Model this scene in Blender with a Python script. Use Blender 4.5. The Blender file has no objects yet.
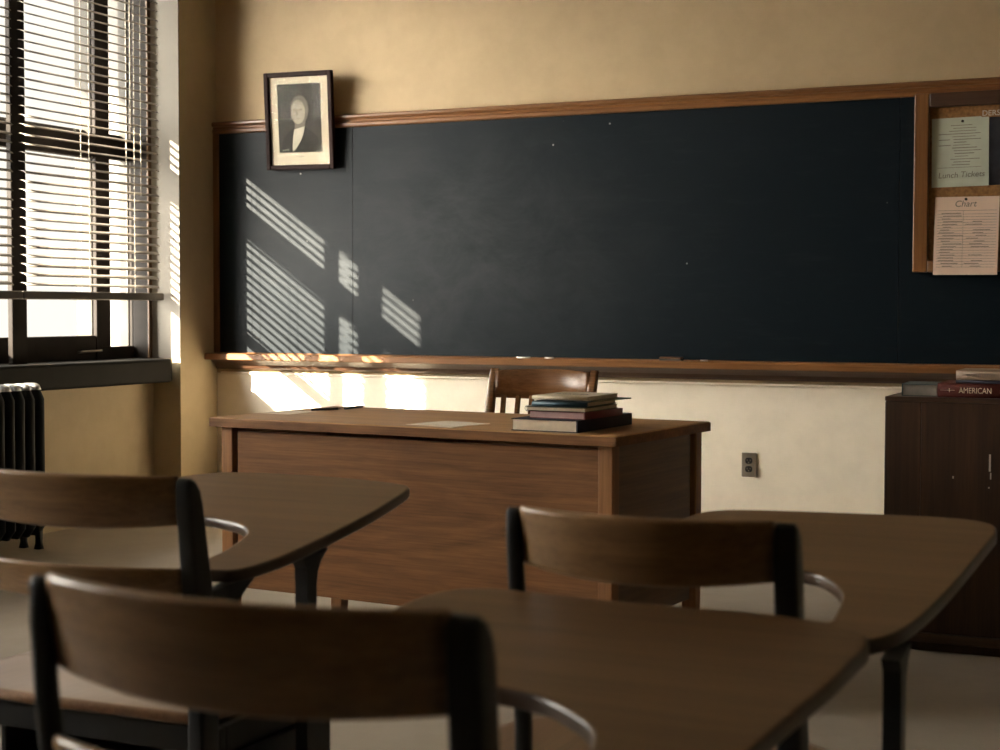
import bpy, bmesh, math, random
from mathutils import Vector, Matrix
random.seed(7)
S = bpy.context.scene
COL = S.collection
PI = math.pi

# ------------------------------------------------------------------ materials
def new_mat(name):
    m = bpy.data.materials.new(name); m.use_nodes = True
    nt = m.node_tree; b = nt.nodes['Principled BSDF']
    return m, nt, b

def coords(nt, scale=(1, 1, 1), rot=(0, 0, 0), kind='Object'):
    tc = nt.nodes.new('ShaderNodeTexCoord'); mp = nt.nodes.new('ShaderNodeMapping')
    mp.inputs['Scale'].default_value = scale; mp.inputs['Rotation'].default_value = rot
    nt.links.new(tc.outputs[kind], mp.inputs['Vector'])
    return mp.outputs['Vector']

def noise(nt, vec, scale, detail=4, rough=.55, dist=0):
    n = nt.nodes.new('ShaderNodeTexNoise')
    n.inputs['Scale'].default_value = scale; n.inputs['Detail'].default_value = detail
    n.inputs['Roughness'].default_value = rough; n.inputs['Distortion'].default_value = dist
    nt.links.new(vec, n.inputs['Vector'])
    return n.outputs['Fac']

def ramp(nt, fac, stops):
    r = nt.nodes.new('ShaderNodeValToRGB'); e = r.color_ramp.elements
    while len(e) < len(stops): e.new(.5)
    for k, (p, c) in enumerate(stops):
        e[k].position = p; e[k].color = (*c, 1)
    nt.links.new(fac, r.inputs['Fac'])
    return r.outputs['Color']

def mix(nt, fac, a, b, mode='MIX'):
    m = nt.nodes.new('ShaderNodeMix'); m.data_type = 'RGBA'; m.blend_type = mode
    for key, v in (('Factor', fac), ('A', a), ('B', b)):
        s = [i for i in m.inputs if i.name == key and i.type == ('VALUE' if key == 'Factor' else 'RGBA')][0]
        if hasattr(v, 'node'): nt.links.new(v, s)
        elif key == 'Factor': s.default_value = v
        else: s.default_value = (*v, 1)
    return [o for o in m.outputs if o.type == 'RGBA'][0]

def bump(nt, b, h, strength=.2, dist=.002):
    bp = nt.nodes.new('ShaderNodeBump'); bp.inputs['Strength'].default_value = strength
    bp.inputs['Distance'].default_value = dist
    nt.links.new(h, bp.inputs['Height']); nt.links.new(bp.outputs['Normal'], b.inputs['Normal'])

def plain(name, c, rough=.5, metal=0, spec=.5, var=.12, vs=12):
    m, nt, b = new_mat(name)
    v = coords(nt); n = noise(nt, v, vs)
    lo = tuple(x*(1-var) for x in c); hi = tuple(min(1, x*(1+var)) for x in c)
    nt.links.new(ramp(nt, n, [(.3, lo), (.7, hi)]), b.inputs['Base Color'])
    b.inputs['Roughness'].default_value = rough; b.inputs['Metallic'].default_value = metal
    b.inputs['Specular IOR Level'].default_value = spec
    return m

def wood(name, dark, light, axis='X', rough=.38, s=1.0, figure=1.0, coat=0., spec=.5, along=.35):
    """stretched-noise grain running along one object axis"""
    m, nt, b = new_mat(name)
    k = {'X': (along, 6, 6), 'Y': (6, along, 6), 'Z': (6, 6, along)}[axis]
    v = coords(nt, tuple(q*s for q in k))
    big = noise(nt, v, 1.3, 5, .6, .7*figure)
    w = nt.nodes.new('ShaderNodeTexWave'); w.wave_type = 'RINGS'
    w.inputs['Scale'].default_value = 1.1; w.inputs['Distortion'].default_value = 5*figure
    w.inputs['Detail'].default_value = 3; w.inputs['Detail Scale'].default_value = 1.2
    nt.links.new(v, w.inputs['Vector'])
    k2 = {'X': (2, 90, 90), 'Y': (90, 2, 90), 'Z': (90, 90, 2)}[axis]
    fine = noise(nt, coords(nt, k2), 1.6, 3, .7)
    mid = tuple((a+c)/2 for a, c in zip(dark, light))
    c1 = ramp(nt, big, [(.3, dark), (.52, mid), (.72, light)])
    c2 = ramp(nt, w.outputs['Fac'], [(.2, tuple(x*.75 for x in mid)), (.8, light)])
    c = mix(nt, .2, c1, c2)
    c3 = ramp(nt, fine, [(.35, (.62, .58, .55)), (.6, (1, 1, 1))])
    c = mix(nt, .7, c, c3, 'MULTIPLY')
    nt.links.new(c, b.inputs['Base Color'])
    b.inputs['Roughness'].default_value = rough
    b.inputs['Specular IOR Level'].default_value = spec
    b.inputs['Coat Weight'].default_value = coat; b.inputs['Coat Roughness'].default_value = .25
    bump(nt, b, fine, .12, .001)
    return m

def plaster(name, c, var=.08, bs=.25):
    m, nt, b = new_mat(name)
    v = coords(nt)
    n = noise(nt, v, 1.1, 6, .6); n2 = noise(nt, v, 9, 5, .6)
    c1 = ramp(nt, n, [(.3, tuple(x*(1-var) for x in c)), (.7, tuple(min(1, x*(1+var*.6)) for x in c))])
    c2 = ramp(nt, n2, [(.35, (.93, .93, .92)), (.6, (1, 1, 1))])
    nt.links.new(mix(nt, .8, c1, c2, 'MULTIPLY'), b.inputs['Base Color'])
    b.inputs['Roughness'].default_value = .62; b.inputs['Specular IOR Level'].default_value = .3
    bump(nt, b, noise(nt, v, 22, 6, .65), bs, .004)
    return m

def slate():
    m, nt, b = new_mat('slate')
    v = coords(nt)
    big = noise(nt, v, .75, 3, .5, .6)
    sw = noise(nt, coords(nt, (1, 1, 1.6), (0, .6, 0)), 2.6, 8, .72, .5)
    streak = noise(nt, coords(nt, (.8, 1, 5), (0, .25, 0)), 5, 6, .7)
    dust = mix(nt, .5, ramp(nt, big, [(.42, (0, 0, 0)), (.72, (1, 1, 1))]), ramp(nt, sw, [(.45, (0, 0, 0)), (.8, (1, 1, 1))]), 'MULTIPLY')
    # one wiped, dusty area left of the middle of the board
    grad = nt.nodes.new('ShaderNodeTexGradient'); grad.gradient_type = 'SPHERICAL'
    mp = nt.nodes.new('ShaderNodeMapping'); tc = nt.nodes.new('ShaderNodeTexCoord')
    mp.vector_type = 'TEXTURE'
    mp.inputs['Location'].default_value = (-3.55, 7.26, 1.40); mp.inputs['Scale'].default_value = (1.15, 3, .85)
    nt.links.new(tc.outputs['Object'], mp.inputs['Vector']); nt.links.new(mp.outputs['Vector'], grad.inputs['Vector'])
    area = ramp(nt, grad.outputs['Fac'], [(0, (0, 0, 0)), (.75, (1, 1, 1))])
    smear = mix(nt, 1., area, ramp(nt, sw, [(.3, (.1, .1, .1)), (.75, (1, 1, 1))]), 'MULTIPLY')
    c = mix(nt, dust, (.004, .0085, .0125), (.010, .0145, .0185))
    c = mix(nt, smear, c, (.030, .033, .036))
    c = mix(nt, ramp(nt, streak, [(.55, (0, 0, 0)), (.9, (.35, .35, .35))]), c, (.035, .038, .041))
    vo = nt.nodes.new('ShaderNodeTexVoronoi'); vo.inputs['Scale'].default_value = 9
    nt.links.new(v, vo.inputs['Vector'])
    sp = ramp(nt, vo.outputs['Distance'], [(.03, (1, 1, 1)), (.05, (0, 0, 0))])
    keep = ramp(nt, noise(nt, v, 2.3, 2), [(.60, (0, 0, 0)), (.63, (.7, .7, .7))])
    c = mix(nt, mix(nt, 1., sp, keep, 'MULTIPLY'), c, (.55, .53, .5))
    nt.links.new(c, b.inputs['Base Color'])
    b.inputs['Roughness'].default_value = .45; b.inputs['Specular IOR Level'].default_value = .12; b.inputs['Specular Tint'].default_value = (1, .985, .97, 1)
    return m

def glass(name, k0=.03, k1=.5):
    m = bpy.data.materials.new(name); m.use_nodes = True; nt = m.node_tree
    nt.nodes.remove(nt.nodes['Principled BSDF']); out = nt.nodes['Material Output']
    t = nt.nodes.new('ShaderNodeBsdfTransparent'); g = nt.nodes.new('ShaderNodeBsdfGlossy')
    t.inputs['Color'].default_value = (.97, .98, .97, 1); g.inputs['Roughness'].default_value = .03
    lw = nt.nodes.new('ShaderNodeLayerWeight'); lw.inputs['Blend'].default_value = .5
    pw = nt.nodes.new('ShaderNodeMath'); pw.operation = 'POWER'; pw.inputs[1].default_value = 4
    nt.links.new(lw.outputs['Facing'], pw.inputs[0])
    f = nt.nodes.new('ShaderNodeMath'); f.operation = 'MULTIPLY_ADD'; f.inputs[1].default_value = k1; f.inputs[2].default_value = k0
    nt.links.new(pw.outputs[0], f.inputs[0])
    mx = nt.nodes.new('ShaderNodeMixShader')
    nt.links.new(f.outputs[0], mx.inputs[0]); nt.links.new(t.outputs[0], mx.inputs[1]); nt.links.new(g.outputs[0], mx.inputs[2])
    nt.links.new(mx.outputs[0], out.inputs['Surface'])
    return m

M = {}
M['wall'] = plaster('wall_tan_paint', (.49, .365, .212))
M['wall_low'] = plaster('wall_cream_paint', (.93, .835, .68), .03)
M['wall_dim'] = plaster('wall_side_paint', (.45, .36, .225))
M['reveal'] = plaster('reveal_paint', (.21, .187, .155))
M['ceil'] = plaster('ceiling_paint', (.50, .45, .37))
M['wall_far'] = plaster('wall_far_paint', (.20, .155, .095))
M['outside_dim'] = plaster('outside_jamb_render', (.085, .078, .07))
M['outside'] = plaster('sunblock_render', (.6, .56, .5))
M['floor'] = plaster('floor_lino', (.30, .255, .205), .14, .05)
M['slate'] = slate()
M['trim'] = wood('trim_oak', (.13, .050, .016), (.30, .135, .045), 'X', .33, 1.0, .6)
M['trim_v'] = wood('trim_oak_upright', (.13, .050, .016), (.30, .135, .045), 'Z', .33, 1.0, .6)
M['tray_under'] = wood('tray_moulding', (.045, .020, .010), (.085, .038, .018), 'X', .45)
M['cork'] = plain('cork', (.27, .135, .05), .8, 0, .2, .3, 70)
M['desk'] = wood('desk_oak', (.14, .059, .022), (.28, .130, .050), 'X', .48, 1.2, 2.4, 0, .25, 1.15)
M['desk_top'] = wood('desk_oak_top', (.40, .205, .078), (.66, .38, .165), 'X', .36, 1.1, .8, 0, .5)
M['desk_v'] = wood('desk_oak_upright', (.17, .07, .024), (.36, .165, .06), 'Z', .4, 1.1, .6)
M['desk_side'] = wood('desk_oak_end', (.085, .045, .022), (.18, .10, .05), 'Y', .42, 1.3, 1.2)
M['teach'] = wood('teacher_chair_wood', (.15, .062, .022), (.34, .155, .058), 'X', .26, 1.2, .7, .3)
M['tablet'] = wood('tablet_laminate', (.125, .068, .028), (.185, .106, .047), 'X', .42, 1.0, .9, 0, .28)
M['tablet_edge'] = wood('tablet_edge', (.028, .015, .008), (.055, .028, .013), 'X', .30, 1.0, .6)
M['plywood'] = wood('back_slat_ply', (.19, .105, .045), (.36, .205, .09), 'X', .30, 1.2, .7, .25)
M['seat'] = wood('seat_ply', (.16, .075, .034), (.28, .145, .07), 'Y', .30, 1.0, .7, .2)
M['frame_dark'] = plain('frame_dark', (.011, .012, .012), .42, 0, .35, .25, 20)
M['cab'] = wood('cabinet_walnut', (.030, .014, .007), (.085, .040, .019), 'Z', .48, 1.6, 1.3)
M['cab_top'] = wood('cabinet_top', (.05, .026, .014), (.12, .066, .036), 'X', .42, 1.2, .8)
M['chip'] = plain('paint_chip', (.55, .5, .44), .7)
M['win'] = plain('window_frame_dark', (.014, .011, .009), .6, 0, .08, .3, 10)
M['casing'] = wood('casing_oak', (.10, .055, .022), (.19, .105, .045), 'Z', .4)
M['sill'] = plain('sill_slate', (.007, .0065, .0055), .6, 0, .08, .2, 8)
M['storm'] = plain('storm_sash', (.050, .047, .043), .8, 0, .1)
M['slat'] = plain('blind_slat', (.30, .265, .225), .38, 0, .5, .05)
M['rail'] = plain('blind_rail', (.055, .045, .035), .38)
M['cord'] = plain('blind_cord', (.72, .66, .56), .7)
M['tape'] = plain('blind_tape', (.32, .27, .21), .85)
M['radiator'] = plain('radiator_iron', (.010, .012, .014), .55, .0, .12, .2)
M['radtop'] = plain('radiator_worn_paint', (.42, .43, .45), .32, .5, .5, .4, 60)
M['steel'] = plain('brushed_plate', (.30, .26, .21), .42, .8, .5, .1)
M['black'] = plain('black_plastic', (.012, .012, .012), .4)
M['pframe'] = wood('picture_frame_wood', (.010, .0035, .003), (.026, .009, .007), 'Z', .55, 1, 1, 0, .1)
M['matboard'] = plain('mat_board', (.62, .52, .40), .8, 0, .2, .04)
M['print'] = plain('print_dark', (.050, .042, .037), .75, 0, .25, .25, 14)
M['print_coat'] = plain('print_coat', (.030, .026, .024), .75, 0, .25, .2, 14)
M['print_skin'] = plain('print_grey', (.36, .31, .25), .75, 0, .25, .18, 18)
M['print_shade'] = plain('print_shade', (.17, .145, .12), .75, 0, .25, .15, 18)
M['print_pale'] = plain('print_pale', (.50, .44, .36), .75, 0, .25, .15, 18)
M['paper_green'] = plain('paper_green', (.52, .54, .43), .75, 0, .2, .12, 5)
M['paper_pink'] = plain('paper_pink', (.78, .58, .46), .75, 0, .2, .05, 6)
M['paper'] = plain('paper_white', (.78, .70, .58), .75, 0, .2, .03)
M['ink'] = plain('ink', (.20, .17, .14), .8, 0, .2)
M['photo'] = plain('photo_dark', (.018, .019, .024), .4, 0, .5, .8, 9)
M['letters'] = plain('pale_letters', (.62, .56, .47), .7)
M['gilt'] = plain('gilt', (.88, .76, .58), .6)
M['chalk'] = plain('chalk', (.80, .78, .73), .9)
M['felt'] = plain('felt', (.06, .055, .05), .95)
M['navy'] = plain('cloth_navy', (.012, .017, .036), .6, 0, .4)
M['pages'] = plain('page_block', (.74, .64, .50), .8, 0, .2, .06, 60)
M['pages_pink'] = plain('page_block_pink', (.50, .33, .32), .8, 0, .2, .08, 60)
M['pages_grey'] = plain('page_block_grey', (.26, .235, .21), .8, 0, .2, .08, 60)
M['crimson'] = plain('cloth_crimson', (.13, .016, .022), .55)
M['olive'] = plain('card_olive', (.10, .095, .05), .6)
M['teal'] = plain('cloth_teal', (.025, .075, .11), .5)
M['cream'] = plain('card_cream', (.62, .52, .38), .55, 0, .4, .08, 14)
M['tealgrey'] = plain('cloth_teal_grey', (.055, .085, .085), .55)
M['oxblood'] = plain('cloth_oxblood', (.070, .014, .010), .75, 0, .15)
M['tanbook'] = plain('cloth_tan', (.28, .19, .125), .6)
M['wire'] = plain('wire', (.35, .33, .3), .35, .9)
M['glass'] = glass('window_glass')
M['pglass'] = glass('picture_glass', .0015, .03)
M['pin'] = plain('pin', (.03, .025, .02), .3, .6)

# ------------------------------------------------------------------ geometry
class MB:
    """collects faces; build() links them as one mesh object"""
    def __init__(s): s.v = []; s.f = []; s.m = []; s.sm = []
    def add(s, vs, fs, mat=0, smooth=False):
        o = len(s.v); s.v += [tuple(x) for x in vs]
        for f in fs: s.f.append([o+i for i in f]); s.m.append(mat); s.sm.append(smooth)
        return s
    def box(s, x0, x1, y0, y1, z0, z1, bev=0., mat=0, mtx=None, seg=2):
        b = bmesh.new(); bmesh.ops.create_cube(b, size=1)
        for v in b.verts: v.co = Vector(((x0+x1)/2+v.co.x*(x1-x0), (y0+y1)/2+v.co.y*(y1-y0), (z0+z1)/2+v.co.z*(z1-z0)))
        if bev: bmesh.ops.bevel(b, geom=b.edges[:], offset=bev, segments=seg, profile=.5, affect='EDGES')
        if mtx: bmesh.ops.transform(b, matrix=mtx, verts=b.verts)
        b.verts.index_update()
        s.add([v.co for v in b.verts], [[v.index for v in f.verts] for f in b.faces], mat, False); b.free(); return s
    def rings(s, rs, mat=0, smooth=True, cap=True, closed=False):
        n = len(rs[0]); vs = [p for r in rs for p in r]; fs = []
        R = len(rs)
        for i in range(R if closed else R-1):
            a, b_ = i*n, ((i+1) % R)*n
            for j in range(n): k = (j+1) % n; fs.append([a+j, a+k, b_+k, b_+j])
        s.add(vs, fs, mat, smooth)
        if cap and not closed:
            s.add(rs[0], [list(range(n))[::-1]], mat); s.add(rs[-1], [list(range(n))], mat)
        return s
    def tube(s, pts, r, n=8, mat=0, closed=False):
        pts = [Vector(p) for p in pts]; rs = []; N = len(pts); up = None
        for i, p in enumerate(pts):
            a = pts[(i-1) % N] if (i or closed) else p; b_ = pts[(i+1) % N] if (i < N-1 or closed) else p
            t = (b_-a).normalized()
            if up is None: up = Vector((0, 0, 1)) if abs(t.z) < .9 else Vector((1, 0, 0))
            u = t.cross(up); u = u.normalized() if u.length > 1e-5 else t.orthogonal().normalized()
            w = u.cross(t); up = w
            rs.append([p+(u*math.cos(q*2*PI/n)+w*math.sin(q*2*PI/n))*r for q in range(n)])
        return s.rings(rs, mat, True, True, closed)
    def prism(s, pts, z0, z1, mat=0, axis='Z', smooth=False):
        n = len(pts)
        def P(p, h): return (p[0], p[1], h) if axis == 'Z' else ((h, p[0], p[1]) if axis == 'X' else (p[0], h, p[1]))
        vs = [P(p, z0) for p in pts]+[P(p, z1) for p in pts]
        fs = [list(range(n))[::-1], [n+i for i in range(n)]]+[[i, (i+1) % n, n+(i+1) % n, n+i] for i in range(n)]
        return s.add(vs, fs, mat, smooth)
    def build(s, name, mats, parent=None, loc=None, rot=None):
        me = bpy.data.meshes.new(name); me.from_pydata(s.v, [], s.f)
        for m in (mats if isinstance(mats, (list, tuple)) else [mats]): me.materials.append(M[m])
        me.polygons.foreach_set('material_index', s.m); me.polygons.foreach_set('use_smooth', s.sm)
        b = bmesh.new(); b.from_mesh(me); bmesh.ops.remove_doubles(b, verts=b.verts, dist=1e-6)
        bmesh.ops.recalc_face_normals(b, faces=b.faces); b.to_mesh(me); b.free(); me.update()
        o = bpy.data.objects.new(name, me); COL.objects.link(o)
        if parent: o.parent = parent
        if loc: o.location = loc
        if rot: o.rotation_euler = rot
        return o

def tag(o, label, cat, group=None):
    o['label'] = label; o['category'] = cat
    if group: o['group'] = group
    return o
def thing(name, label, cat, loc=(0, 0, 0), rz=0, group=None):
    o = bpy.data.objects.new(name, None); COL.objects.link(o); o.empty_display_size = .1
    o.location = loc; o.rotation_euler = (0, 0, rz)
    return tag(o, label, cat, group)
def struct(o): o['kind'] = 'structure'; return o

def text_mesh(name, body, size, mat, parent=None, loc=(0, 0, 0), rot=(PI/2, 0, 0), shear=0, ext=.0003, sx=1):
    cu = bpy.data.curves.new(name, 'FONT'); cu.body = body; cu.size = size; cu.shear = shear; cu.extrude = ext
    cu.align_x = 'LEFT'
    t = bpy.data.objects.new(name, cu); COL.objects.link(t)
    dg = bpy.context.evaluated_depsgraph_get(); me = bpy.data.meshes.new_from_object(t.evaluated_get(dg))
    bpy.data.objects.remove(t); bpy.data.curves.remove(cu)
    me.materials.clear(); me.materials.append(M[mat])
    o = bpy.data.objects.new(name, me); COL.objects.link(o)
    o.location = loc; o.rotation_euler = rot; o.scale = (sx, 1, 1)
    if parent: o.parent = parent
    return o

def rrect(cx, cy, hx, hy, r, n=4):
    pts = []
    for sx, sy, a0 in ((1, 1, 0), (-1, 1, PI/2), (-1, -1, PI), (1, -1, 3*PI/2)):
        for k in range(n+1):
            a = a0+k*PI/2/n
            pts.append((cx+sx*(hx-r)+r*math.cos(a), cy+sy*(hy-r)+r*math.sin(a)))
    return pts

def smooth_loop(pts, sub=4, closed=True):
    """Catmull-Rom through the points"""
    out = []; n = len(pts)
    for i in range(n if closed else n-1):
        g = lambda k: pts[k % n] if closed else pts[max(0, min(n-1, k))]
        p0, p1, p2, p3 = g(i-1), g(i), g(i+1), g(i+2)
        for k in range(sub):
            t = k/sub
            out.append(tuple(.5*(2*b+(c-a)*t+(2*a-5*b+4*c-d)*t*t+(3*b-a-3*c+d)*t**3) for a, b, c, d in zip(p0, p1, p2, p3)))
    if not closed: out.append(tuple(pts[-1]))
    return out

# ------------------------------------------------------------------ room shell
XL, YB, H = -5.105, 7.268, 3.45
XR, YF = 3.2, -4.2
XW = -5.40                       # inner face of the window sashes
def wall(name, boxes, mat):
    b = MB()
    for q in boxes: b.box(*q)
    return struct(b.build(name, mat))
wall('floor', [(-6, XR+.2, YF-.2, YB+.3, -.15, 0)], 'floor')
wall('ceiling', [(-6, XR+.2, YF-.2, YB+.3, H, H+.15)], 'ceil')
wall('wall_back', [(-6, XR+.2, YB, YB+.25, .758, H)], 'wall')
wall('wall_back', [(-6, XR+.2, YB, YB+.25, 0, .758)], 'wall_low')
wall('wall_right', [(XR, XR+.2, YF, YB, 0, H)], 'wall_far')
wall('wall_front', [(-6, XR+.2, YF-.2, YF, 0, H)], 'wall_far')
# left wall: pilaster, pier, niche under the window, lintels
wall('wall_left', [(-5.43, XL, 6.928, YB, 0, H)], 'wall_dim')
wall('outer_wall_and_sunblock', [(-5.72, -5.43, 6.99, YB, 0, H)], 'outside_dim')
wall('wall_left', [(-5.72, -5.284, 4.4, 6.928, 0, .72)], 'wall_dim')
wall('wall_left', [(-5.72, XL, 4.4, 6.928, 3.05, H)], 'wall_dim')
wall('wall_left', [(-5.72, XL, 3.9, 4.4, 0, H)], 'wall_dim')
wall('wall_left', [(-5.72, XL, 2.4, 3.9, 3.15, H)], 'wall_dim')
wall('wall_left', [(-5.72, XL, 2.4, 3.9, 0, .8)], 'wall_dim')
wall('wall_left', [(-5.72, XL, 1.7, 2.4, 0, H)], 'wall_dim')
wall('wall_left', [(-5.72, XL, YF, .4, 0, H)], 'wall_dim')
wall('wall_left', [(-5.72, XL, 0.4, 1.7, 3.15, H)], 'wall_dim')
wall('wall_left', [(-5.72, XL, 0.4, 1.7, 0, .8)], 'wall_dim')
# pale painted lining of the window recess above the sill
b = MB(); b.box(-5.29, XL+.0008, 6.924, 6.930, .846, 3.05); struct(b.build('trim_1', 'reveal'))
b = MB(); b.box(-5.40, -5.300, 6.903, 6.929, .846, 3.05, .004); struct(b.build('trim_2', 'win'))
b = MB(); b.box(-5.299, -5.287, 6.899, 6.929, .846, 3.05, .003); struct(b.build('trim_2', 'casing'))
# unseen fins and roof slab, added outside to block the sun
wall('outer_wall_and_sunblock', [(-6.95, -5.72, 2.1, 2.4, -.5, 5)], 'outside')
wall('outer_wall_and_sunblock', [(-6.7, -5.72, .1, .4, -.5, 5)], 'outside')
wall('sunblock_slab', [(-7.2, -5.72, -1, 8.5, 3.47, 3.60)], 'outside')

# sill: thick dark ledge with a rounded end
b = MB()
prof = rrect(-5.27, .783, .15, .063, .014, 3)
b.rings([[(x, y, z) for x, z in prof] for y in (4.402, 6.86)], 0, False)
prof2 = rrect(-5.28, .783, .14, .060, .014, 3)
b.rings([[(x, y, z) for x, z in p] for y, p in ((6.86, prof), (6.885, rrect(-5.275, .783, .145, .061, .014, 3)), (6.90, rrect(-5.285, .783, .135, .055, .014, 3)))], 0, True)
b.box(-5.43, -5.285, 6.86, 6.926, .722, .845, .003)
struct(b.build('sill_1', 'sill'))

# window_1: sash frames; uprights listed along the wall
ups = [(4.402, 4.80), (5.20, 5.40), (6.60, 6.715), (6.903, 6.927)]
b = MB()
for y0, y1 in ups: b.box(XW-.022, XW, y0, y1, .846, 3.05, .003)
b.box(XW-.032, XW+.006, 4.402, 6.60, .846, .972, .004)
b.box(XW-.032, XW+.006, 6.60, 6.927, .846, .911, .004)
b.box(XW-.034, XW+.012, 4.402, 6.60, 1.90, 2.03, .006)
b.box(XW-.10, XW-.07, 4.402, 6.95, 1.93, 2.055, .004)
b.box(XW-.032, XW+.006, 6.60, 6.927, 1.91, 2.03, .004)
b.box(XW-.03, XW, 4.402, 6.927, 2.99, 3.05)
b.box(XW, XW+.014, 6.585, 6.63, .846, 3.05, .003)
b.box(-5.288, -5.258, 5.811, 5.913, .846, 3.05, .004)
w1 = struct(b.build('window_1', 'win'))
ys = [4.80, 5.20, 5.40, 6.60, 6.715, 6.903]
for k in range(0, 6, 2):
    p = MB(); p.box(XW-.018, XW-.014, ys[k]-.01, ys[k+1]+.01, .9, 3.0); p.build('pane', 'glass', w1)
# sash lift, storm sash beyond the glass
b = MB(); b.tube([(XW+.008, 6.44, .886), (XW+.035, 6.445, .890), (XW+.040, 6.47, .891), (XW+.040, 6.57, .893), (XW+.035, 6.595, .893), (XW+.008, 6.60, .890)], .006)
b.build('sash_lift', 'steel', w1)
b = MB(); b.box(-5.535, XW-.031, 6.600, 6.715, .85, 3.05, .004); b.build('deep_mullion', 'storm', w1)
b = MB(); b.box(-5.49, XW-.031, 6.903, 6.945, .85, 3.05, .003); b.build('outer_jamb', 'storm', w1)

# window_2 outside the frame: tall plain sashes that light the room
b = MB()
for y in (2.43, 3.15, 3.87): b.box(XW-.05, XW, y-.03, y+.03, .8, 3.15, .004)
for z in (.83, 1.95, 3.12): b.box(XW-.05, XW, 2.4, 3.9, z-.03, z+.03, .004)
w2 = struct(b.build('window_2', 'win'))
for y in (2.43, 3.15):
    p = MB(); p.box(XW-.027, XW-.023, y+.03, y+.69, .86, 3.1); p.build('pane', 'glass', w2)

b = MB()
for y in (.43, 1.05, 1.67): b.box(XW-.05, XW, y-.03, y+.03, .8, 3.15, .004)
for z in (.83, 1.95, 3.12): b.box(XW-.05, XW, .4, 1.7, z-.03, z+.03, .004)
w3 = struct(b.build('window_3', 'win'))
for y in (.43, 1.05):
    p = MB(); p.box(XW-.027, XW-.023, y+.03, y+.59, .86, 3.1); p.build('pane', 'glass', w3)

# ------------------------------------------------------------------ chalkboard wall
b = MB()
b.box(-5.075, -4.2185, 7.245, 7.266, .8735, 2.09)
b.box(-4.2155, -1.3505, 7.245, 7.266, .8735, 2.09)
b.box(-1.3475, 2.4, 7.245, 7.266, .8735, 2.09)
tag(b.build('chalkboard', 'slate'), 'long dark slate chalkboard across the back wall above the wooden tray', 'chalkboard')
def moulding(name, prof, x0, x1, mat):
    b = MB(); b.rings([[(x, y, z) for y, z in prof] for x in (x0, x1)], 0, False); return b.build(name, mat)
top = [(7.267, 2.080), (7.236, 2.080), (7.230, 2.086), (7.228, 2.100), (7.236, 2.108), (7.238, 2.118), (7.228, 2.121), (7.222, 2.130), (7.222, 2.139), (7.230, 2.146), (7.267, 2.146)]
struct(moulding('trim_4', top, XL+.002, 2.45, 'trim'))
b = MB(); b.box(XL+.001, XL+.036, 7.232, 7.267, .87, 2.081, .004); struct(b.build('trim_5', 'trim_v'))
tray = thing('chalk_tray', 'long narrow oak chalk tray running under the chalkboard', 'chalk tray', (-3.2, 7.267, .8))
def moved(prof, dy, dz): return [(y+dy, z+dz) for y, z in prof]
shelf = [(7.266, .834), (7.150, .834), (7.146, .838), (7.146, .862), (7.150, .869), (7.160, .871), (7.168, .868), (7.174, .865), (7.235, .865), (7.243, .872), (7.266, .872)]
o = moulding('ledge', moved(shelf, -7.267, -.8), XL+.001+3.2, 2.4+3.2, 'trim'); o.parent = tray
under = [(7.266, .781), (7.236, .781), (7.226, .790), (7.218, .806), (7.195, .822), (7.176, .833), (7.266, .833)]
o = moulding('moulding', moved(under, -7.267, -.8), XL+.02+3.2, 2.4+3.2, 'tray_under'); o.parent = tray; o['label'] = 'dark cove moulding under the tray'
struct(moulding('trim_6', [(7.267, .752), (7.258, .752), (7.255, .757), (7.258, .765), (7.267, .765)], XL+.03, 2.4, 'wall_low'))
# things in the tray
def stick(name, x, l, mat, label, cat, a=.05, y=7.20, r=.006):
    o = MB(); o.tube([(-l/2*math.cos(a), -l/2*math.sin(a), 0), (l/2*math.cos(a), l/2*math.sin(a), 0)], r, 10)
    return tag(o.build(name, mat, None, (x, y, .8652+r)), label, cat)
stick('chalk_stick', -3.20, .07, 'chalk', 'white chalk stick in the tray above the left end of the teacher chair', 'chalk', .1)
stick('chalk_stick', -3.06, .05, 'chalk', 'short white chalk stub in the tray just right of the longer stick', 'chalk', -.2)
stick('chalk_stick', -2.25, .035, 'chalk', 'tiny chalk stub in the tray right of the dark felt eraser', 'chalk', .5, 7.19)
er = thing('board_eraser', 'small dark felt eraser lying in the chalk tray right of the book pile', 'eraser', (-2.42, 7.205, .8652))
b = MB(); b.box(-.055, .055, -.022, .022, 0, .014, .003); b.build('felt_pad', 'felt', er)
b = MB(); b.box(-.055, .055, -.02, .02, .0142, .022, .003); b.build('back_block', 'desk', er)

# ------------------------------------------------------------------ framed picture (leans out at the top)
pic = thing('framed_picture', 'small dark-framed portrait print with pale mat hung over the chalkboard trim', 'picture', (-4.512, 7.222, 1.864))
pic.rotation_euler = (math.radians(5), math.radians(.8), 0)
W2, HT = .211, .518
b = MB()
for (x0, x1, z0, z1) in ((-W2, -W2+.026, 0, HT), (W2-.026, W2, 0, HT), (-W2+.026, W2-.026, 0, .026), (-W2+.026, W2-.026, HT-.026, HT)):
    b.box(x0, x1, -.030, 0, z0, z1, .005)
b.build('frame', 'pframe', pic)
b = MB(); b.box(-W2+.02, W2-.02, -.012, -.004, .02, HT-.02); b.build('mat_board', 'matboard', pic)
p = MB(); yy = -.0135
def poly(pts, k, y, mat): p.prism(pts, y, y+.0012, mat, 'Y')
poly([(-.135, .092), (.133, .092), (.133, .455), (-.135, .455)], 0, yy, 0)
oval = lambda cx, cz, rx, rz, n=28, t=0: [(cx+rx*math.cos(a)*math.cos(t)-rz*math.sin(a)*math.sin(t), cz+rx*math.cos(a)*math.sin(t)+rz*math.sin(a)*math.cos(t)) for a in [i*2*PI/n for i in range(n)]]
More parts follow.
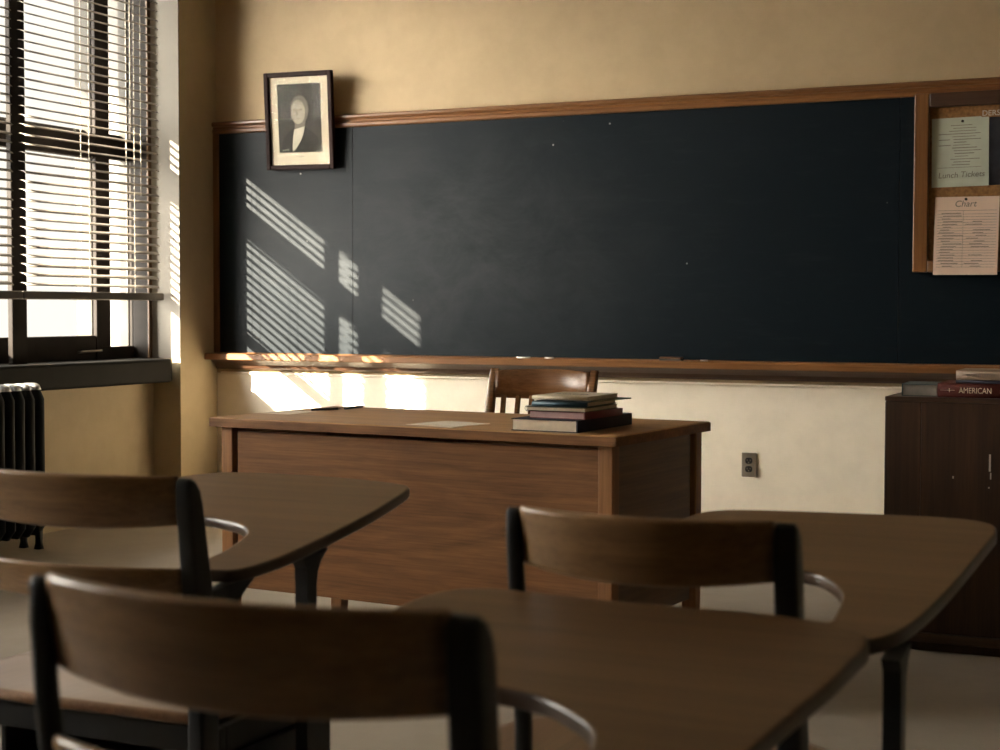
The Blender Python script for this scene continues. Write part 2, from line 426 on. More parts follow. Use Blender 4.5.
poly(smooth_loop([(-.118, .093), (-.105, .165), (-.05, .215), (.0, .235), (.05, .215), (.11, .17), (.128, .093)], 4, False), 0, yy-.0006, 1)
poly(smooth_loop([(-.03, .225), (.03, .245), (.012, .17), (-.035, .105), (-.05, .115)], 4), 0, yy-.0012, 4)
poly([(-.032, .215), (.034, .23), (.042, .29), (-.03, .29)], 0, yy-.0013, 3)
poly(oval(.002, .318, .056, .076), 0, yy-.0016, 3)
poly(oval(-.008, .306, .044, .064), 0, yy-.0020, 2)
poly(oval(-.028, .318, .010, .004), 0, yy-.0024, 3)
poly(oval(.010, .318, .010, .004), 0, yy-.0024, 3)
poly([(-.016, .318), (-.008, .318), (-.008, .292), (-.022, .290)], 0, yy-.0024, 3)
poly(oval(-.012, .270, .014, .003), 0, yy-.0024, 3)
p.build('print', ['print', 'print_coat', 'print_skin', 'print_shade', 'print_pale'], pic)
text_mesh('caption', 'Portrait', .014, 'ink', pic, (-.026, -.0128, .066))
b = MB(); b.box(-W2+.024, W2-.024, -.0205, -.0185, .024, HT-.024); b.build('glass_pane', 'pglass', pic)

# ------------------------------------------------------------------ bulletin board
bb = thing('bulletin_board', 'wood-framed cork bulletin board over the right end of the chalkboard', 'bulletin board', (-1.282, 7.244, 1.288))
b = MB()
b.box(0, .066, -.034, 0, 0, .80, .005); b.build('frame_stile', 'trim_v', bb)
b = MB(); b.box(.866, .932, -.034, 0, 0, .80, .005); b.build('frame_stile', 'trim_v', bb)
b = MB(); b.box(.066, .866, -.034, 0, 0, .052, .005); b.build('frame_rail', 'trim', bb)
b = MB(); b.box(.066, .866, -.034, 0, .738, .80, .005); b.build('frame_rail', 'tray_under', bb)  # darker moulding wood puts the shade on this top rail into its colour
b = MB(); b.box(.06, .87, -.010, -.001, .05, .745); b.build('cork_panel', 'cork', bb)

def sheet(name, w, h, mat, label, cat, loc, curl=.006, tilt=0., nx=10, nz=12):
    root = thing(name, label, cat, loc); root.rotation_euler = (0, tilt, 0)
    b = MB(); vs = []; fs = []
    for lay in (0, -.0006):
        for j in range(nz+1):
            for i in range(nx+1):
                u, t = i/nx, j/nz
                y = lay-.0015-curl*(1-t)**2*(.3+u*.7)-curl*.35*(2*u-1)**4*(1-t)
                vs.append((u*w, y, -h+t*h))
    n = (nx+1)*(nz+1)
    for j in range(nz):
        for i in range(nx):
            a = j*(nx+1)+i; q = [a, a+1, a+nx+2, a+nx+1]
            fs.append(q); fs.append([n+k for k in q[::-1]])
    b.add(vs, fs, 0, True); b.build('sheet', mat, root)
    return root
def rule_lines(root, items, curl, w, h, name='writing'):
    b = MB()
    for (x0, x1, z, th) in items:
        t = 1+z/h
        y = -.0026-curl*(1-t)**2*(.3+(x1/w)*.7)-.0006-curl*.35*(1-t)*max((2*x1/w-1)**4, (2*x0/w-1)**4)
        b.box(x0, x1, y-.0003, y, z-th/2, z+th/2)
    b.build(name, 'ink', root)
s1 = sheet('notice_sheet', .247, .308, 'paper_green', 'pale green notice pinned at the top left of the cork board', 'notice', (-1.207, 7.233, 1.975), .004, -.012)
lines = []; r = random.Random(3)
for k in range(15):
    z = -.035-.0125*k
    a = .075+r.random()*.03; l = .05+r.random()*.08
    lines.append((a, min(.215, a+l), z, .0022+.0012*r.random()))
    if k in (3, 5, 7): lines.append((.03, .065+.02*r.random(), z, .003))
lines.append((.025, .215, -.222, .0018))
rule_lines(s1, lines, .004, .247, .308)
text_mesh('handwriting', 'Lunch', .036, 'ink', s1, (.028, -.0092, -.268), (PI/2, 0, 0), .15)
text_mesh('handwriting', 'Tickets', .036, 'ink', s1, (.125, -.0092, -.266), (PI/2, 0, 0), .15)
b = MB(); b.tube([(.135, -.014, -.018), (.135, -.002, -.018)], .006, 10); b.build('push_pin', 'pin', s1)
s2 = sheet('hanging_chart', .278, .350, 'paper_pink', 'pinkish ruled chart sheet hanging over the lower frame of the cork board', 'chart', (-1.187, 7.2325, 1.624), .002, 0.006)
s2.rotation_euler[0] = -.072
lines = [(.012, .268, -.062, .0016)]
for k in range(20): lines.append((.012, .268, -.078-.0125*k, .0013))
for k in range(20):
    a = .018+.02*r.random(); lines.append((a, a+.03+.06*r.random(), -.074-.0125*k, .0030))
    if r.random() < .6: a = .13+.05*r.random(); lines.append((a, min(.262, a+.03+.05*r.random()), -.074-.0125*k, .0028))
rule_lines(s2, lines, .002, .278, .350)
b = MB()
b.box(.1244, .1256, -.0052, -.0049, -.318, -.062)
b.build('column_rule', 'ink', s2)
text_mesh('handwriting', 'Chart', .040, 'ink', s2, (.085, -.0040, -.045), (PI/2, 0, 0), .2)
b = MB(); b.tube([(.135, -.012, -.012), (.135, -.002, -.012)], .006, 10); b.build('push_pin', 'pin', s2)
s3 = thing('poster', 'dark photo poster with pale block lettering at the right of the green notice', 'poster', (-.992, 7.2330, 1.672))
b = MB(); b.box(.034, .40, -.0022, 0, 0, .300); b.build('print', 'photo', s3)
b = MB(); b.box(0, .40, -.0022, 0, .302, .336); b.build('title_strip', 'cork', s3)
text_mesh('lettering', "DERS", .034, 'letters', s3, (.002, -.0030, .307), (PI/2, 0, 0), 0)

# ------------------------------------------------------------------ wall outlet
ol = thing('wall_outlet', 'brushed metal double wall outlet on the cream wall right of the desk', 'outlet', (-2.045, 7.2678, .375))
b = MB(); b.box(-.036, .036, -.009, 0, -.058, .058, .003); b.build('cover_plate', 'steel', ol)
for z in (-.020, .020):
    b = MB(); b.prism(rrect(0, z, .017, .0145, .011, 5), -.0125, -.008, 0, 'Y'); o = b.build('receptacle', 'black', ol)
    b = MB()
    b.box(-.0085, -.0060, -.0135, -.0122, z-.001, z+.0075); b.box(.0060, .0085, -.0135, -.0122, z-.001, z+.0065)
    b.tube([(0, -.0122, z-.0075), (0, -.0136, z-.0075)], .0028, 8); b.build('slots', 'steel', o)
b = MB(); b.tube([(0, -.0085, 0), (0, -.0105, 0)], .0035, 8); b.build('screw', 'steel', ol)

# ------------------------------------------------------------------ venetian blinds
XB = -5.22
def slat_mesh(L):
    b = MB(); n = 6; t = .0009; prof = []
    ang = math.radians(19)
    for side in (0, 1):
        rng = range(n+1) if not side else range(n, -1, -1)
        for i in rng:
            u = i/n*2-1
            x = u*.0245; z = .0045*(1-u*u)+(t if not side else -t)
            prof.append((x*math.cos(ang)+z*math.sin(ang), -x*math.sin(ang)+z*math.cos(ang)))
    b.rings([[(x, y, z) for x, z in prof] for y in [L*k/6 for k in range(7)]], 0, True)
    return b
def blind(y0, y1, label, cords, tape=None, r0=.001, r1=0):
    root = thing('venetian_blind', label, 'blind', (XB, y0, 1.158), 0, 'venetian blinds at the window')
    L = y1-y0
    first = None; rr = random.Random(int(y0*100))
    for k in range(40):
        z = .075+.0445*k
        if first is None: first = slat_mesh(L-.035).build('slat', 'slat', root); o = first
        else: o = first.copy(); COL.objects.link(o); o.parent = root
        o.location = (rr.uniform(-.001, .001), .006+rr.uniform(-.003, .003), z+rr.uniform(-.0012, .0012))
        o.rotation_euler = (rr.uniform(-.0022, .0022), rr.uniform(-.05, .05), 0)
    b = MB(); b.box(-.028, .028, r0, L+r1, 0, .040, .005); b.build('bottom_rail', 'rail', root)
    b = MB(); b.box(-.03, .03, .001, L, 1.845, 1.89, .004); b.build('head_rail', 'rail', root)
    for y in cords:
        b = MB()
        for dx in (-.026, .026): b.tube([(dx, y-y0, .038), (dx, y-y0, 1.85)], .0016, 6)
        b.build('ladder_cord', 'cord', root)
    if tape:
        b = MB(); b.box(.0275, .029, tape-y0-.014, tape-y0+.014, .002, 1.85); b.build('ladder_tape', 'tape', root)
    return root
bl = blind(5.842, 6.905, 'cream slatted venetian blind over the window, next to the lit recess', (6.30, 6.66), None, -.026)
b = MB(); b.tube([(.036, .86, .55), (.034, .862, 1.2), (.034, .862, 1.85)], .002, 6); b.build('pull_cord', 'cord', bl)
b = MB(); b.tube([(.038, .775, .9), (.036, .775, 1.84)], .0035, 6); b.build('tilt_wand', 'cord', bl)
blind(4.45, 5.785, 'cream slatted venetian blind cut off by the left edge of the photo', (5.0, 5.6), None, .001, .028)

# ------------------------------------------------------------------ radiator
rad = thing('radiator', 'black cast iron column radiator with worn silvery top below the window', 'radiator', (-5.01, 5.025, 0))
b = MB(); zt = .768
loop = [(-.055, .11), (-.055, zt-.07), (-.035, zt-.035), (0, zt-.025), (.035, zt-.035), (.055, zt-.07), (.055, .11), (.035, .085), (-.035, .085)]
b.tube([(x, 0, z) for x, z in loop], .024, 10, 0, True)
for x in (-.019, .019): b.tube([(x, 0, .09), (x, 0, zt-.03)], .016, 8)
b2 = MB(); b2.rings([[(x, y, z) for x, z in [(-.06*s_, zt-.028), (-.045*s_, zt-.006), (-.018*s_, zt+.002), (.018*s_, zt+.002), (.045*s_, zt-.006), (.06*s_, zt-.028)]] for y, s_ in ((-.024, .8), (-.012, 1), (.012, 1), (.024, .8))], 0, True)
sec = None
for k in range(10):
    y = .03+k*.0655
    if sec is None:
        sec = b.build('section', 'radiator', rad, (0, y, 0)); cap = b2.build('worn_top', 'radtop', sec)
    else:
        o = sec.copy(); COL.objects.link(o); o.parent = rad; o.location = (0, y, 0)
        c = cap.copy(); COL.objects.link(c); c.parent = o
for y in (.03, .03+9*.0655):
    for x in (-.045, .045):
        b = MB(); b.rings([[(x+q*s_*1.0, y+w_*s_, z) for q, w_ in ((.014, .014), (-.014, .014), (-.014, -.014), (.014, -.014))] for z, s_ in ((.10, 1), (.03, .8), (.0, 1.15))]); b.build('foot', 'radiator', rad)

# ------------------------------------------------------------------ teacher desk
desk = thing('teacher_desk', 'large oak teacher desk with plain front panel standing before the chalkboard', 'desk', (-2.256, 4.540, 0), -.092)
w, d = 1.486/2, .691/2
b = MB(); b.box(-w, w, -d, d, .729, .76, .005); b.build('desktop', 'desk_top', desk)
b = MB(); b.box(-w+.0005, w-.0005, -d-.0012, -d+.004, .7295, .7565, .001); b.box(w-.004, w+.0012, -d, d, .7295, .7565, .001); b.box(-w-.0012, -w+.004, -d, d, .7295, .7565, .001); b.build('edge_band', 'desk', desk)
L = .047
for sx in (-1, 1):
    for sy in (-1, 1):
        ix = .033 if sx < 0 else .020
        x0 = -w+ix if sx < 0 else w-ix-L; y0 = -d+.02 if sy < 0 else d-.02-L
        b = MB(); b.box(x0, x0+L, y0, y0+L, 0, .7285, .004); b.build('leg', 'desk_v', desk)
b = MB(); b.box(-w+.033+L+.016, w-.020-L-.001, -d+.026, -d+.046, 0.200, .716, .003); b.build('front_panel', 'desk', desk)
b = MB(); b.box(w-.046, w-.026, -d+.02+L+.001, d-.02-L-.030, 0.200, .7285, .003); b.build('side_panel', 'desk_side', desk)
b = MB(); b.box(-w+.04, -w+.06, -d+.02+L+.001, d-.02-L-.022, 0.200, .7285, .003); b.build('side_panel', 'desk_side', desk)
for sx in (-1, 1):
    x0, x1 = (-w+.065, -w+.44) if sx < 0 else (w-.44, w-.052)
    b = MB(); b.box(x0, x1, -d+.052, d-.06, 0.200, .726, .004); b.build('drawer_pedestal', 'desk', desk)
b = MB(); b.box(-w+.44, w-.44, d-.08, d-.06, .63, .726, .003); b.build('centre_drawer', 'desk', desk)

def on_desk(x, y):          # world point -> on the desk top
    return (x, y, .7602)
# papers and pencils
def flat_sheet(name, pts, label):
    b = MB(); b.prism(pts, 0, .0012); cx = sum(p[0] for p in pts)/4; cy = sum(p[1] for p in pts)/4
    b.v = [(x-cx, y-cy, z) for x, y, z in b.v]
    return tag(b.build(name, 'paper', None, on_desk(cx, cy)), label, 'paper')
flat_sheet('paper_sheet', [(-2.29, 4.262), (-2.11, 4.215), (-2.07, 4.40), (-2.25, 4.446)], 'white paper lying flat on the desk left of the book pile')
flat_sheet('paper_sheet', [(-2.985, 4.50), (-2.86, 4.488), (-2.845, 4.64), (-2.97, 4.652)], 'small white paper near the left edge of the desk top')
def pencil(p, q, label):
    a = Vector((*p, .765)); c = Vector((*q, .765)); m = (a+c)/2
    root = thing('pencil', label, 'pencil', (m.x, m.y, .765)); dr = (c-a)
    b = MB(); b.tube([(a-m), (c-m)-dr*.12], .0045, 6); b.build('shaft', 'black', root)
    b = MB(); b.rings([[(c-m)-dr*.12*(1-t)+Vector((0, -math.sin(k*PI/3)*.0044*(1-t*.9), math.cos(k*PI/3)*.0044*(1-t*.9))) for k in range(6)] for t in (0, 1)]); b.build('tip', 'cream', root)
pencil((-2.885, 4.668), (-2.826, 4.772), 'black pencil lying just behind the small paper on the desk')
pencil((-2.822, 4.79), (-2.812, 4.915), 'black pencil nearest the back edge of the desk top')

# ------------------------------------------------------------------ books
def book(name, label, loc, rz, bw, bd, t, cover, pages, group, spine='X1', cov=.0025, over=.004):
    """lying book: bw wide (x), bd deep (y); spine on side X1 / X0 / Y0"""
    root = thing(name, label, 'book', loc, rz, group)
    b = MB(); x0, x1, y0, y1 = -bw/2, bw/2, -bd/2, bd/2
    b.box(x0, x1, y0, y1, 0, cov, .0008); b.box(x0, x1, y0, y1, t-cov, t, .0008)
    if spine == 'X1': b.prism([(y0, 0), (y0, t), (y1, t), (y1, 0)], x1-cov, x1+.0015, 0, 'X')
    elif spine == 'X0': b.prism([(y0, 0), (y0, t), (y1, t), (y1, 0)], x0-.0015, x0+cov, 0, 'X')
    elif spine == 'Y0': b.rings([[(x, y, z) for y, z in [(y0+.004, 0), (y0-.001, .001), (y0-.004, t*.25), (y0-.005, t*.5), (y0-.004, t*.75), (y0-.001, t-.001), (y0+.004, t)]] for x in (x0, x1)], 0, True)
    b.build('cover', cover, root)
    px0 = x0+(over if spine != 'X0' else cov); px1 = x1-(over if spine != 'X1' else cov); py0 = y0+(over if spine != 'Y0' else cov+.002)
    b = MB(); b.box(px0, px1, py0, y1-over, cov, t-cov); b.build('page_block', pages, root)
    return root
G1 = 'books piled on the desk'
ang = -.06
def stack(dx, dy): c, s = math.cos(ang), math.sin(ang); return (-1.797+dx*c-dy*s, 4.335+dx*s+dy*c)
z = .7603
x, y = stack(.01, .05); book('textbook', 'big dark navy book with pale page edges at the bottom of the desk pile', (x, y, z), ang, .215, .395, .036, 'navy', 'pages', G1); z += .0363
x, y = stack(.035, .02); book('textbook', 'crimson book with pinkish pages second from the bottom of the desk pile', (x, y, z), ang-.03, .185, .255, .021, 'crimson', 'pages_pink', G1, 'X1', .002, .003); z += .0213
x, y = stack(.020, .015)
nb = thing('spiral_notebook', 'olive spiral-bound notebook in the middle of the desk pile', 'notebook', (x, y, z), ang+.02, G1)
b = MB(); b.box(-.092, .10, -.12, .125, 0, .0013); b.box(-.092, .10, -.12, .125, .0107, .012); b.build('cover', 'olive', nb)
b = MB(); b.box(-.088, .098, -.117, .122, .0015, .0105); b.build('page_block', 'pages', nb)
b = MB()
for k in range(18):
    yy2 = -.112+k*.0134
    b.tube([(-.090+.009*math.cos(a), yy2, .006+.0085*math.sin(a)) for a in [i*2*PI/10 for i in range(10)]], .0009, 5, 0, True)
b.build('spiral_wire', 'wire', nb)
z += .0146
x, y = stack(.036, .01); book('textbook', 'blue covered book just below the cream one on the desk pile', (x, y, z), ang+.05, .175, .235, .0150, 'teal', 'pages', G1, 'Y0', .002, .003); z += .0153
x, y = stack(.078, .07)
o = MB(); o.box(-.095, .095, -.09, .09, 0, .003, .0005); tag(o.build('booklet', 'olive', None, (x-.014, y-.02, z), (0, 0, ang-.08)), 'thin olive booklet sticking out at the right of the desk pile', 'booklet', G1); z += .0033
x, y = stack(.038, .012)
bk = book('textbook', 'cream covered book on top of the desk pile', (x, y, z), ang+.02, .180, .225, .0125, 'cream', 'pages', G1, 'Y0', .0018, .002)
text_mesh('cover_title', 'READER', .03, 'ink', bk, (-.06, -.02, .0127), (0, 0, 0), 0)

# ------------------------------------------------------------------ teacher chair (faces the class)
tc = thing('teacher_chair', 'wooden teacher chair with curved top rail and spindles behind the desk', 'chair', (-2.368, 5.42, 0), -.06)
# local: +y is the back of the chair (towards the chalkboard)
HB = .885
def arc(u, sag): return sag*(1-u*u)
for sx in (-1, 1):
    b = MB(); x = sx*.213
    b.rings([[(x+px_, yy_+py_, zz) for px_, py_ in rrect(0, 0, .016, s_, .005, 2)] for zz, yy_, s_ in ((.0, .09, .014), (.25, .045, .018), (.45, .02, .020), (.60, .022, .018), (.76, .055, .016), (HB-.01, .088, .013), (HB+.002, .091, .008))])
    b.build('back_post', 'teach', tc)
b = MB()
N = 22; rs = []
for i in range(N+1):
    u = i/N*2-1; x = u*.200; yc = .080+arc(u, .045)
    zt_ = HB-.006+.008*(1-u*u); zb = .775-.004*(1-u*u)
    rs.append([(x, yc-(zt_-zz)*.25*.6+py_, zz) for py_, zz in [(-.011, zb+.004), (-.011, zt_-.005), (-.006, zt_), (.006, zt_), (.011, zt_-.005), (.011, zb+.004), (.006, zb), (-.006, zb)]])
b.rings(rs); b.build('top_rail', 'teach', tc)
for k in range(7):
    u = (k-3)/3.6; x = u*.195
    b = MB(); b.rings([[(x+px_, yy_+py_, zz) for px_, py_ in rrect(0, 0, .0095, .007, .003, 2)] for zz, yy_ in ((.45, .02+arc(u, .02)), (.60, .030+arc(u, .035)), (.785, .055+arc(u, .045)))]); b.build('spindle', 'teach', tc)
b = MB(); out = smooth_loop([(-.20, .03), (-.215, -.2), (-.20, -.40), (-.1, -.42), (.1, -.42), (.20, -.40), (.215, -.2), (.20, .03)], 4)
b.prism(out, .425, .455); b.build('seat', 'teach', tc)
for sx in (-1, 1):
    b = MB(); b.rings([[(sx*xx+px_, yy_+py_, zz) for px_, py_ in rrect(0, 0, .018, .018, .005, 2)] for zz, xx, yy_ in ((0, .20, -.385), (.425, .185, -.365))]); b.build('front_leg', 'teach', tc)
    b = MB(); b.tube([(sx*.195, -.375, .2), (sx*.205, .05, .2)], .011); b.build('stretcher', 'teach', tc)

# ------------------------------------------------------------------ cabinet and its books
cab = thing('wooden_cabinet', 'dark scuffed wooden cabinet at the right edge below the bulletin board', 'cabinet', (-1.007, 5.204, 0))
CW = 1.15
b = MB(); b.box(.006, CW-.006, .006, .55, .06, .8175, .003); b.build('carcass', 'cab', cab)
b = MB(); b.box(0, CW, -.006, .565, .818, .834, .003); b.build('top_board', 'cab_top', cab)
b = MB(); b.box(0.001, .1172, -.005, .0055, .062, .8175, .003); b.build('front_stile', 'cab', cab)
b = MB(); b.box(.118, CW-.002, -.004, .0055, .062, .8175, .003); b.build('front_panel', 'cab', cab)
b = MB(); b.box(.012, CW-.012, .006, .54, 0, .0595, .002); b.build('plinth', 'cab', cab)
b = MB(); b.box(.004, CW-.004, -.010, .006, .030, .060, .003); b.build('base_moulding', 'cab_top', cab)
b = MB()
for x, z0, z1, ww in ((.336, .60, .655, .006), (.339, .575, .596, .004), (.334, .545, .55, .005), (.222, .572, .58, .005), (.60, .5, .53, .005)): b.box(x-ww/2, x+ww/2, -.0048, -.0041, z0, z1)
b.build('paint_chip', 'chip', cab)
G2 = 'books on the cabinet'
bk = book('textbook', 'oxblood book with gilt AMERICAN lettering lying on the cabinet top', (-.682, 5.345, .8343), 0.0, .32, .24, .046, 'oxblood', 'pages', G2, 'Y0', .003, .004)
text_mesh('spine_lettering', 'AMERICAN', .0265, 'gilt', bk, (-.092, -.1256, .0145), (PI/2, 0, 0), 0, .0002, .785)
text_mesh('spine_lettering', 'HISTORY', .0265, 'gilt', bk, (.036, -.1256, .0145), (PI/2, 0, 0), 0, .0002, .785)
b = MB(); b.box(-.150, -.105, -.1262, -.1250, .0225, .0240); b.box(-.123, -.121, -.1262, -.125, .017, .029); b.build('spine_ornament', 'gilt', bk)
bk = book('textbook', 'thin dark blue book sandwiched between the oxblood and tan books', (-.62, 5.345, .8806), 0, .33, .235, .011, 'navy', 'pages', G2, 'Y0', .002, .003)
bk = book('textbook', 'tan book lying topmost on the cabinet book stack', (-.635, 5.338, .8919), 0.01, .30, .225, .030, 'tanbook', 'pages', G2, 'Y0', .0025, .003)
text_mesh('spine_lettering', 'WORLD LETTERS', .014, 'ink', bk, (-.118, -.1180, .0105), (PI/2, 0, 0), 0, .0002, .9)
book('textbook', 'small teal grey book lying left of the oxblood book on the cabinet', (-.908, 5.345, .8343), .05, .112, .20, .040, 'tealgrey', 'pages_grey', G2, 'X0', .0025, .003)

# ------------------------------------------------------------------ student chair-desks
ZN, SL = .681, .097       # the writing tablet rises gently away from the sitter
def tablet_mesh(outline, yn, th=.021, bev=.005):
    b = bmesh.new()
    pts = smooth_loop(outline, 4)
    vs = [b.verts.new((x, y, 0)) for x, y in pts]
    f = b.faces.new(vs)
    if f.normal.z < 0: f.normal_flip()
    e = bmesh.ops.extrude_face_region(b, geom=[f])
    ve = [q for q in e['geom'] if isinstance(q, bmesh.types.BMVert)]
    for v in ve: v.co.z -= th
    bmesh.ops.recalc_face_normals(b, faces=b.faces)
    rim = [ed for ed in b.edges if abs(ed.verts[0].co.z-ed.verts[1].co.z) < 1e-6]
    bmesh.ops.bevel(b, geom=rim, offset=bev, segments=3, profile=.5, affect='EDGES', clamp_overlap=True)
    b.normal_update()
    m = MB(); b.verts.index_update()
    m.v = [(v.co.x, v.co.y, v.co.z+ZN+SL*v.co.y) for v in b.verts]
    for fc in b.faces:
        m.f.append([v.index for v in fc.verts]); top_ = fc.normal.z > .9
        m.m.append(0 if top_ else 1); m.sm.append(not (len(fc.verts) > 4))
    b.free(); return m

def slat_back(w, zt, hm, he, sag, th=.014, rise=.0):
    """curved back slat between the posts; hm / he: height in the middle / at the ends"""
    b = MB(); rs = []; N = 26
    for i in range(N+1):
        u = i/N*2-1; x = u*w
        y = -sag*(1-u*u)
        t = zt+rise*(1-u*u); h = he+(hm-he)*(1-u*u); bt = t-h
        r_ = th/2
        ring = []
        for a in range(7): q = PI*a/6; ring.append((x, y+r_*math.cos(q), t-r_+r_*math.sin(q)))
        for a in range(7): q = PI+PI*a/6; ring.append((x, y+r_*math.cos(q), bt+r_+r_*math.sin(q)))
        lean = lambda z_: .18*(.0+(zt-z_))
        rs.append([(px_, py_+lean(pz_), pz_) for px_, py_, pz_ in ring])
    return b.rings(rs)

def chair_desk(label, loc, width, B, outline, leg, group='student chair desks', seat_l=-.60, hm0=.090):
    """root at the floor below the top outer corner of the right back post; x right, y to the front"""
    root = thing('chair_desk', label, 'chair desk', loc, 0, group)
    tw0, tw1 = .021, .031        # the post that carries the arm is stouter
    for side in (0, 1):
        tw = tw1 if side else tw0; dp = 1.0 if side else .45
        xc = -tw/2 if side else -width+tw/2
        b = MB(); rs = []
        #        z      rear y  front y
        for z_, yr, yf, s_ in ((0, -.055, -.015, 1), (.20, .0, .045, 1), (.40, .030, .078, 1), (.55, .030, .080, 1), (.685, .014, .060, 1), (.76, .006, .046, 1), (B-.045, .0, .038, 1), (B-.022, .0, .031, 1), (B-.008, .001, .021, .95), (B-.001, .004, .012, .7)):
            rs.append([(xc+q[0], q[1], z_) for q in rrect(0, yr+(yf-yr)*dp/2, tw/2*s_, (yf-yr)*dp/2, min(.006*s_, (yf-yr)*dp*.45), 3)])
        b.rings(rs); b.build('back_post', 'frame_dark', root)
    wi = (width-tw0-tw1)/2-.0005; xm = (-width+tw0-tw1)/2
    for zt, hm, he in ((B+.002, hm0, hm0-.010), (B-.146, .060, .054)):
        o = slat_back(wi, zt, hm, he, .045).build('back_slat', 'plywood', root)
        o.location = (xm, .0065+(B-zt)*.05, 0)
    # seat: wide, dished, with a dark apron and book rack below
    b = MB()
    so = smooth_loop([(seat_l+.16, .118), (seat_l+.04, .17), (seat_l, .27), (seat_l+.01, .43), (seat_l+.07, .51), (seat_l+.2, .53), (-.17, .53), (-.08, .51), (-.045, .42), (-.055, .24), (-.085, .135), (-.15, .118)], 5)
    cx = sum(p_[0] for p_ in so)/len(so); cy = sum(p_[1] for p_ in so)/len(so); rs = []
    def dish(x, y, k): return -.008*(1-k)**1
    for k, dz in ((.0001, 0), (.35, 0), (.7, 0), (.93, 0), (.985, -.002), (1, -.008), (1, -.016), (.98, -.020), (.0001, -.020)):
        rs.append([(cx+(x-cx)*k, cy+(y-cy)*k, .44+dz+(-.010*(1-k)**.7 if dz > -.018 else 0)) for x, y in so])
    b.rings(rs, 0, True, False); b.build('seat', 'seat', root)
    b = MB(); b.box(seat_l+.15, -.035, .125, .145, .372, .4195, .003); b.box(seat_l+.15, -.035, .47, .488, .372, .4195, .003)
    b.box(seat_l+.15, seat_l+.168, .145, .47, .372, .4195, .003); b.box(-.055, -.035, .145, .47, .372, .4195, .003)
    b.build('seat_apron', 'frame_dark', root)
    b = MB(); b.box(seat_l+.17, -.022, .13, .46, .262, .272, .002); b.box(-.034, -.022, .13, .46, .2725, .371, .002); b.box(seat_l+.17, seat_l+.182, .13, .46, .2725, .371, .002); b.box(seat_l+.182, -.034, .448, .46, .2725, .371)
    b.build('book_rack', 'frame_dark', root)
    for x in (seat_l+.17, -.06):
        b = MB(); b.rings([[(x+q[0], .455+q[1]+dy, z_) for q in rrect(0, 0, .014, .014, .005, 2)] for z_, dy in ((0, .02), (.371, 0))]); b.build('front_leg', 'frame_dark', root)
    # tablet with swept arm
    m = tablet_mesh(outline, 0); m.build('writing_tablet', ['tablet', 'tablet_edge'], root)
    # bracket between the arm and the back post
    b = MB(); zt = ZN+SL*.1-.0225
    b.rings([[(x, y, z_) for x, z_ in ((xa, zt+SL*(y-.1)), (xb, zt+SL*(y-.1)), (xb, zt+SL*(y-.1)-h_), (xa, zt+SL*(y-.1)-h_))] for y, h_, xa, xb in ((.0605, .050, -.020, .000), (.10, .046, -.020, .001), (.125, .034, -.022, .003), (.15, .018, -.026, .004), (.175, .006, -.03, .003))], 0, False)
    b.build('arm_bracket', 'frame_dark', root)
    # tablet leg with flared head
    lx, ly = leg; zt = ZN+SL*ly-.0225
    b = MB(); hw = .012
    pts = [(ly-.016, 0), (ly+.016, 0), (ly+.016, zt-.055), (ly+.020, zt-.032), (ly+.032, zt-.012), (ly+.055, zt+SL*.055), (ly-.03, zt-SL*.03), (ly-.018, zt-.02), (ly-.016, zt-.05)]
    b.prism(pts, lx-hw, lx+hw, 0, 'X'); b.build('tablet_leg', 'frame_dark', root)
    b = MB(); b.tube([(lx, ly-.016, .12), (-.010, .03, .12)], .010); b.build('side_stretcher', 'frame_dark', root)
    return root

def local(pts, X, Y): return [(x-X, y-Y) for x, y in pts]
# left chair-desk
X, Y = -1.466, 2.012
pts = local([(-2.055, 2.70), (-2.045, 2.775), (-2.00, 2.825), (-1.94, 2.847), (-1.793, 2.855), (-1.66, 2.845), (-1.55, 2.826), (-1.50, 2.80), (-1.482, 2.755), (-1.462, 2.64), (-1.447, 2.52), (-1.433, 2.307), (-1.436, 2.189), (-1.455, 2.128), (-1.486, 2.113),
             (-1.534, 2.116), (-1.552, 2.165), (-1.556, 2.234), (-1.577, 2.315), (-1.602, 2.369), (-1.645, 2.41), (-1.705, 2.438), (-1.77, 2.453), (-1.87, 2.462), (-1.98, 2.475), (-2.04, 2.52), (-2.057, 2.60)], X, Y)
chair_desk('wooden chair desk at the left edge, its tablet reaching toward the teacher desk', (X, Y, 0), .50, .852, pts, (-1.447-X, 2.322-Y), seat_l=-.68)
# right chair-desk
X, Y = -.472, 1.893
pts = local([(-.862, 2.55), (-.855, 2.63), (-.835, 2.685), (-.79, 2.712), (-.70, 2.727), (-.534, 2.743), (-.43, 2.747), (-.375, 2.738), (-.342, 2.71), (-.331, 2.665), (-.332, 2.606), (-.348, 2.294), (-.367, 2.113), (-.392, 2.035), (-.44, 1.998), (-.478, 1.994),
             (-.535, 1.997), (-.520, 2.040), (-.478, 2.078), (-.474, 2.11), (-.482, 2.196), (-.498, 2.249), (-.533, 2.306), (-.568, 2.329), (-.66, 2.345), (-.77, 2.355), (-.84, 2.39), (-.86, 2.46)], X, Y)
pts = [p_ for k, p_ in enumerate(pts) if k not in (17,)]
chair_desk('wooden chair desk at the right, standing before the dark cabinet', (X, Y, 0), .396, .855, pts, (-.379-X, 2.045-Y))
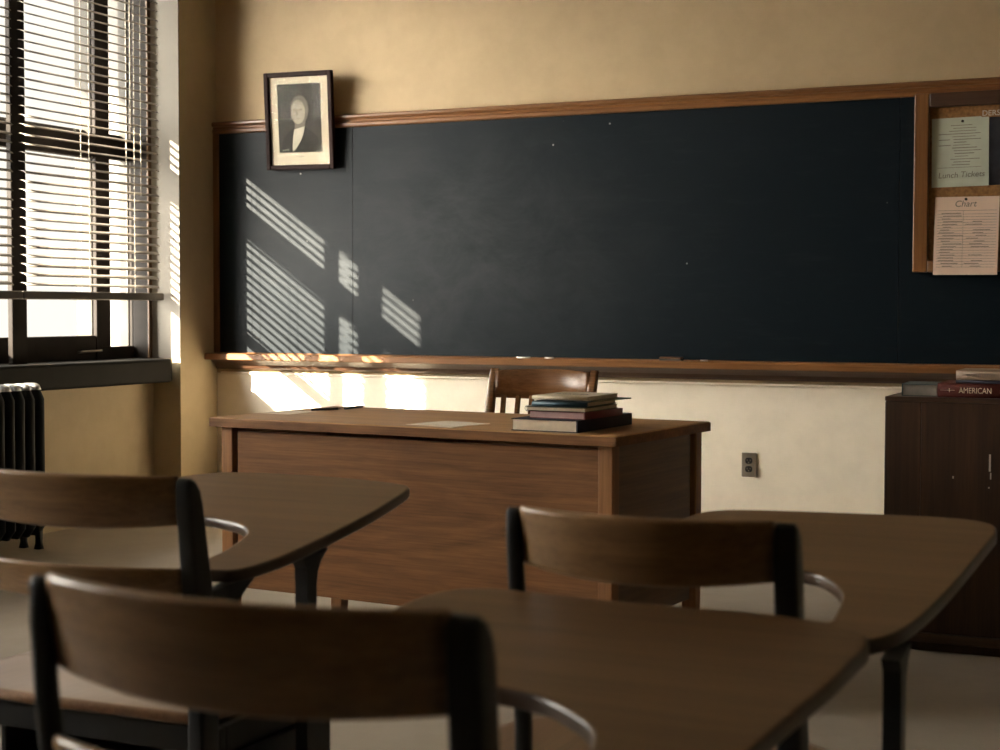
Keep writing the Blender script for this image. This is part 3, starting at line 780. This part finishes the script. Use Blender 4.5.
# nearest chair-desk
X, Y = -.522, 1.090
pts = local([(-.945, 1.68), (-.938, 1.755), (-.925, 1.802), (-.898, 1.831), (-.844, 1.844), (-.763, 1.838), (-.642, 1.835), (-.503, 1.834), (-.42, 1.822), (-.372, 1.797), (-.354, 1.755), (-.355, 1.711), (-.363, 1.613), (-.373, 1.536), (-.384, 1.448), (-.40, 1.33), (-.43, 1.235), (-.48, 1.193), (-.528, 1.19),
             (-.585, 1.194), (-.575, 1.24), (-.536, 1.29), (-.529, 1.335), (-.543, 1.388), (-.563, 1.418), (-.589, 1.442), (-.624, 1.468), (-.67, 1.484), (-.73, 1.49), (-.83, 1.495), (-.91, 1.53), (-.94, 1.60)], X, Y)
chair_desk('wooden chair desk nearest the camera, its curved back filling the lower left', (X, Y, 0), .452, .880, pts, (-.405-X, 1.36-Y), hm0=.099)

# ------------------------------------------------------------------ light
sun = bpy.data.lights.new('sun', 'SUN'); sun.energy = 58; sun.angle = math.radians(.55); sun.color = (1, .86, .68)
so = bpy.data.objects.new('sun', sun); COL.objects.link(so)
sd = Vector((.668, 1, -.473)).normalized()
so.rotation_euler = sd.to_track_quat('-Z', 'Y').to_euler(); so.location = (-12, -10, 9)
wd = bpy.data.worlds.new('sky'); S.world = wd; wd.use_nodes = True; nt = wd.node_tree
bg = nt.nodes['Background']
tcn = nt.nodes.new('ShaderNodeTexCoord'); dt = nt.nodes.new('ShaderNodeVectorMath'); dt.operation = 'DOT_PRODUCT'
dt.inputs[1].default_value = (-sd.x, -sd.y, -sd.z)
nt.links.new(tcn.outputs['Generated'], dt.inputs[0])
mr = nt.nodes.new('ShaderNodeMapRange'); mr.interpolation_type = 'SMOOTHSTEP'
mr.inputs['From Min'].default_value = .1; mr.inputs['From Max'].default_value = 1
mr.inputs['To Min'].default_value = 1.1; mr.inputs['To Max'].default_value = 47
nt.links.new(dt.outputs['Value'], mr.inputs['Value']); nt.links.new(mr.outputs['Result'], bg.inputs['Strength'])
bg.inputs['Color'].default_value = (1, .93, .84, 1)

# ------------------------------------------------------------------ camera (solved from the picture's vanishing points)
cam = bpy.data.cameras.new('camera'); co = bpy.data.objects.new('camera', cam); COL.objects.link(co); S.camera = co
pi_, ro, ya = .0426, .00227, .4332
fw = Vector((-math.sin(ya)*math.cos(pi_), math.cos(ya)*math.cos(pi_), -math.sin(pi_)))
r_ = Vector((math.cos(ya), math.sin(ya), 0)); u_ = r_.cross(fw)
r2 = r_*math.cos(ro)+u_*math.sin(ro); u2 = -r_*math.sin(ro)+u_*math.cos(ro)
mt = Matrix((r2, u2, -fw)).transposed().to_4x4(); mt.translation = (0, 0, 1.12)
co.matrix_world = mt
cam.sensor_width = 36; cam.lens = 56.25; cam.clip_start = .05
cam.dof.use_dof = True; cam.dof.focus_distance = 5.6; cam.dof.aperture_fstop = 6.3

S.view_settings.view_transform = 'Standard'; S.view_settings.look = 'None'
S.view_settings.gamma = 1; S.view_settings.use_curve_mapping = False
S.view_settings.exposure = 0.22
